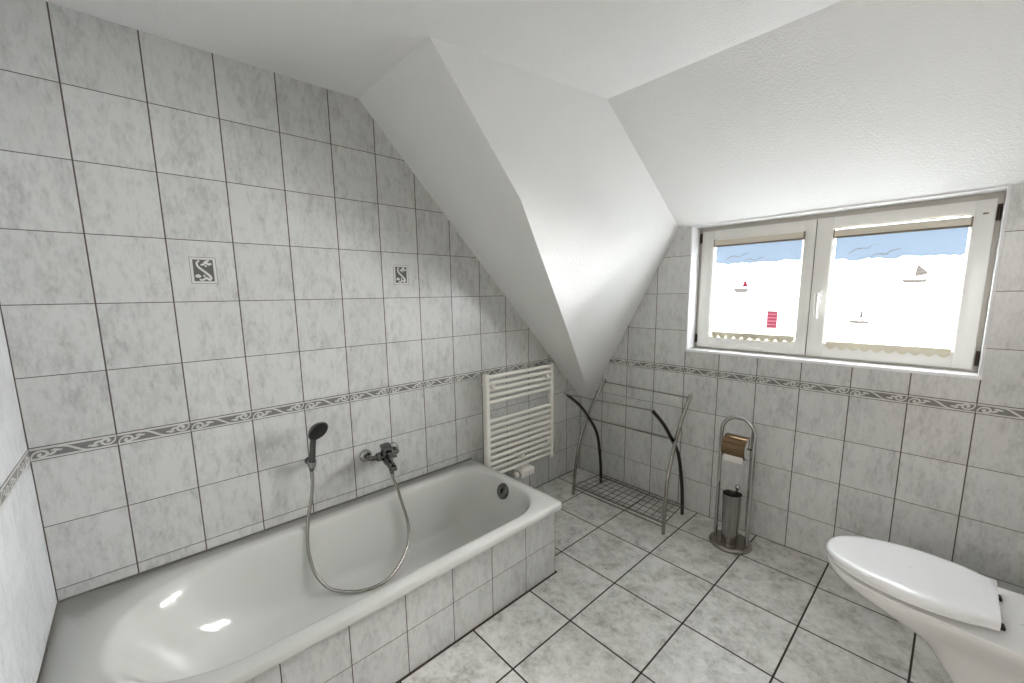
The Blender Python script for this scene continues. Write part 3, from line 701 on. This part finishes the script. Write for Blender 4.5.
def art_r(mb):
    stroke(mb, [(1.536, 1.542), (1.562, 1.561), (1.589, 1.564), (1.61, 1.562)], .007, 2); stroke(mb, [(1.604, 1.562), (1.624, 1.577), (1.645, 1.578)], .006, 2)
    stroke(mb, [(1.618, 1.523), (1.643, 1.534), (1.674, 1.53), (1.68, 1.534)], .007, 2); stroke(mb, [(1.672, 1.531), (1.692, 1.546), (1.721, 1.551)], .006, 2)
    poly2(mb, [(1.783, 1.48), (1.777, 1.424), (1.822, 1.436)], 3); stroke(mb, [(1.783, 1.48), (1.779, 1.45), (1.776, 1.418)], .004, 2); stroke(mb, [(1.783, 1.479), (1.80, 1.455), (1.822, 1.436)], .003, 2)
    for k in range(3): stroke(mb, [(1.781, 1.466 - k*.013), (1.79 + k*.008, 1.463 - k*.011)], .004, 2)
    poly2(mb, [(1.733, 1.415), (1.819, 1.415), (1.814, 1.401), (1.749, 1.401)], 3); stroke(mb, [(1.733, 1.415), (1.75, 1.402), (1.814, 1.401)], .005, 2)
    poly2(mb, [(1.61, 1.296), (1.616, 1.24), (1.622, 1.237), (1.602, 1.236)], 2); poly2(mb, [(1.622, 1.268), (1.626, 1.24), (1.64, 1.237)], 3)
    poly2(mb, [(1.563, 1.225), (1.642, 1.225), (1.637, 1.211), (1.572, 1.211)], 3, BY - .0012); stroke(mb, [(1.566, 1.216), (1.6, 1.2105), (1.638, 1.212)], .004, 2)
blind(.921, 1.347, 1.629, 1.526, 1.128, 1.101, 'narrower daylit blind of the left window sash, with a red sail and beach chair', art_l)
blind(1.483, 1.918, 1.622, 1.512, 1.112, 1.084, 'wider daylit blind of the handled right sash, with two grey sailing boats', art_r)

# ------------------------------------------------------------------ dark silicone seal around the bath
mb = MB(); mb.box((.0003, Y_NEAR + .001, .379), (.0042, -1.045, .3865)); mb.box((.004, Y_NEAR + .0003, .379), (.727, Y_NEAR + .0042, .3865)); struct(mb.build('trim_5', M['seal']))

# ------------------------------------------------------------------ added doorway and hall behind the camera, built to bring in fill light
HX0, HX1, HY0 = .7, 2.9, -4.6; YB = Y_NEAR - T
mb = MB(); mb.box((HX0, HY0, -T), (HX1, YB, -.001)); struct(mb.build('floor', M['hallfloor']))  # floor of the added hall
mb = MB(); mb.box((HX0, HY0, 2.25), (HX1, YB, 2.35)); struct(mb.build('ceiling', M['plaster']))  # ceiling of the added hall
mb = MB(); mb.box((HX0 - .1, HY0 - .1, -T), (HX0, YB, 2.35)); struct(mb.build('wall_left', M['plaster']))  # left wall of the added hall
mb = MB(); mb.box((HX1, HY0 - .1, -T), (HX1 + .1, YB, 2.35)); struct(mb.build('wall_right', M['plaster']))  # right wall of the added hall
mb = MB(); mb.box((X_RIGHT + T - .001, YB - .1, -T), (HX1 + .1, YB + .02, 2.35)); struct(mb.build('wall_front', M['plaster']))  # front wall of the added hall
mb = MB(); wx0, wx1, wz0, wz1 = 1.25, 2.35, .85, 2.05
for lo, hi in [((HX0, -T), (wx0, 2.35)), ((wx1, -T), (HX1, 2.35)), ((wx0, -T), (wx1, wz0)), ((wx0, wz1), (wx1, 2.35))]: mb.box((lo[0], HY0 - .1, lo[1]), (hi[0], HY0, hi[1]))
struct(mb.build('wall_back', M['plaster']))  # back wall of the added hall, holds the fill window
w2 = bpy.data.objects.new('fill_window', None); COL.objects.link(w2); w2.location = (1.8, HY0 - .05, .85); struct(w2)  # added hall window, out of view, glows to brighten the window wall
mb = MB(); ringbox(mb, wx0, wx1, wz0, wz1, .06, .06, .06, .06, HY0 - .08, HY0 - .03, .003); mb.box((1.78, HY0 - .079, wz0), (1.82, HY0 - .031, wz1), .003); mb.build('frame', M['upvc'], w2)  # frame of the added fill window
mb = MB(); nf = 60; pf = [(wx0 + .03 + (wx1 - wx0 - .06)*i/nf, HY0 - .02 + .008*math.sin(i*1.05)) for i in range(nf + 1)]
mb.loft([[(a, b, wz0 + .02) for a, b in pf], [(a, b, wz1 - .02) for a, b in pf]], False, False, closed=False); mb.build('fill_curtain', M['fillglow'], w2, fixn=False)
mb = MB()
for x in (DX0, DX1 - .03): mb.box((x, YB - .012, 0), (x + .03, Y_NEAR + .012, DZ), .003)
mb.box((DX0, YB - .012, DZ - .03), (DX1, Y_NEAR + .012, DZ), .003); d1 = struct(mb.build('added_door_1', M['upvc']))

# ------------------------------------------------------------------ world, camera, colour
w = bpy.data.worlds.new('World'); SC.world = w; w.use_nodes = True
bg = w.node_tree.nodes['Background']; sky = w.node_tree.nodes.new('ShaderNodeTexSky'); sky.sky_type = 'HOSEK_WILKIE'
sky.sun_direction = (.3, .6, .74); sky.turbidity = 4
w.node_tree.links.new(sky.outputs[0], bg.inputs[0]); bg.inputs[1].default_value = 2.0

sun = bpy.data.lights.new('sun', 'SUN'); so = bpy.data.objects.new('sun', sun); COL.objects.link(so)
sun.energy = 132.0; sun.angle = math.radians(90); sun.color = (1, 1, 1)
so.rotation_euler = Vector((-.85, -1, -.72)).to_track_quat('-Z', 'Y').to_euler()

cam = bpy.data.cameras.new('camera'); co = bpy.data.objects.new('camera', cam); COL.objects.link(co)
r = Vector((.67661318, .73622946, -.0126803)); u = Vector((-.09949027, .10846974, .98910869)); f = Vector((-.72958639, .66798241, -.14663973))
co.matrix_world = Matrix(((r.x, u.x, -f.x, 1.9276), (r.y, u.y, -f.y, -2.4578), (r.z, u.z, -f.z, 1.3764), (0, 0, 0, 1)))
cam.sensor_fit = 'HORIZONTAL'; cam.sensor_width = 36; cam.lens = 409.09 * 36 / 1024
cam.shift_x = -.0009; cam.shift_y = 12.2 / 1024; cam.clip_start = .02
SC.camera = co
SC.view_settings.view_transform = 'Standard'; SC.view_settings.look = 'None'; SC.view_settings.gamma = 1; SC.view_settings.use_curve_mapping = False
SC.view_settings.exposure = 1.3
SC.cycles.max_bounces = 16; SC.cycles.diffuse_bounces = 12
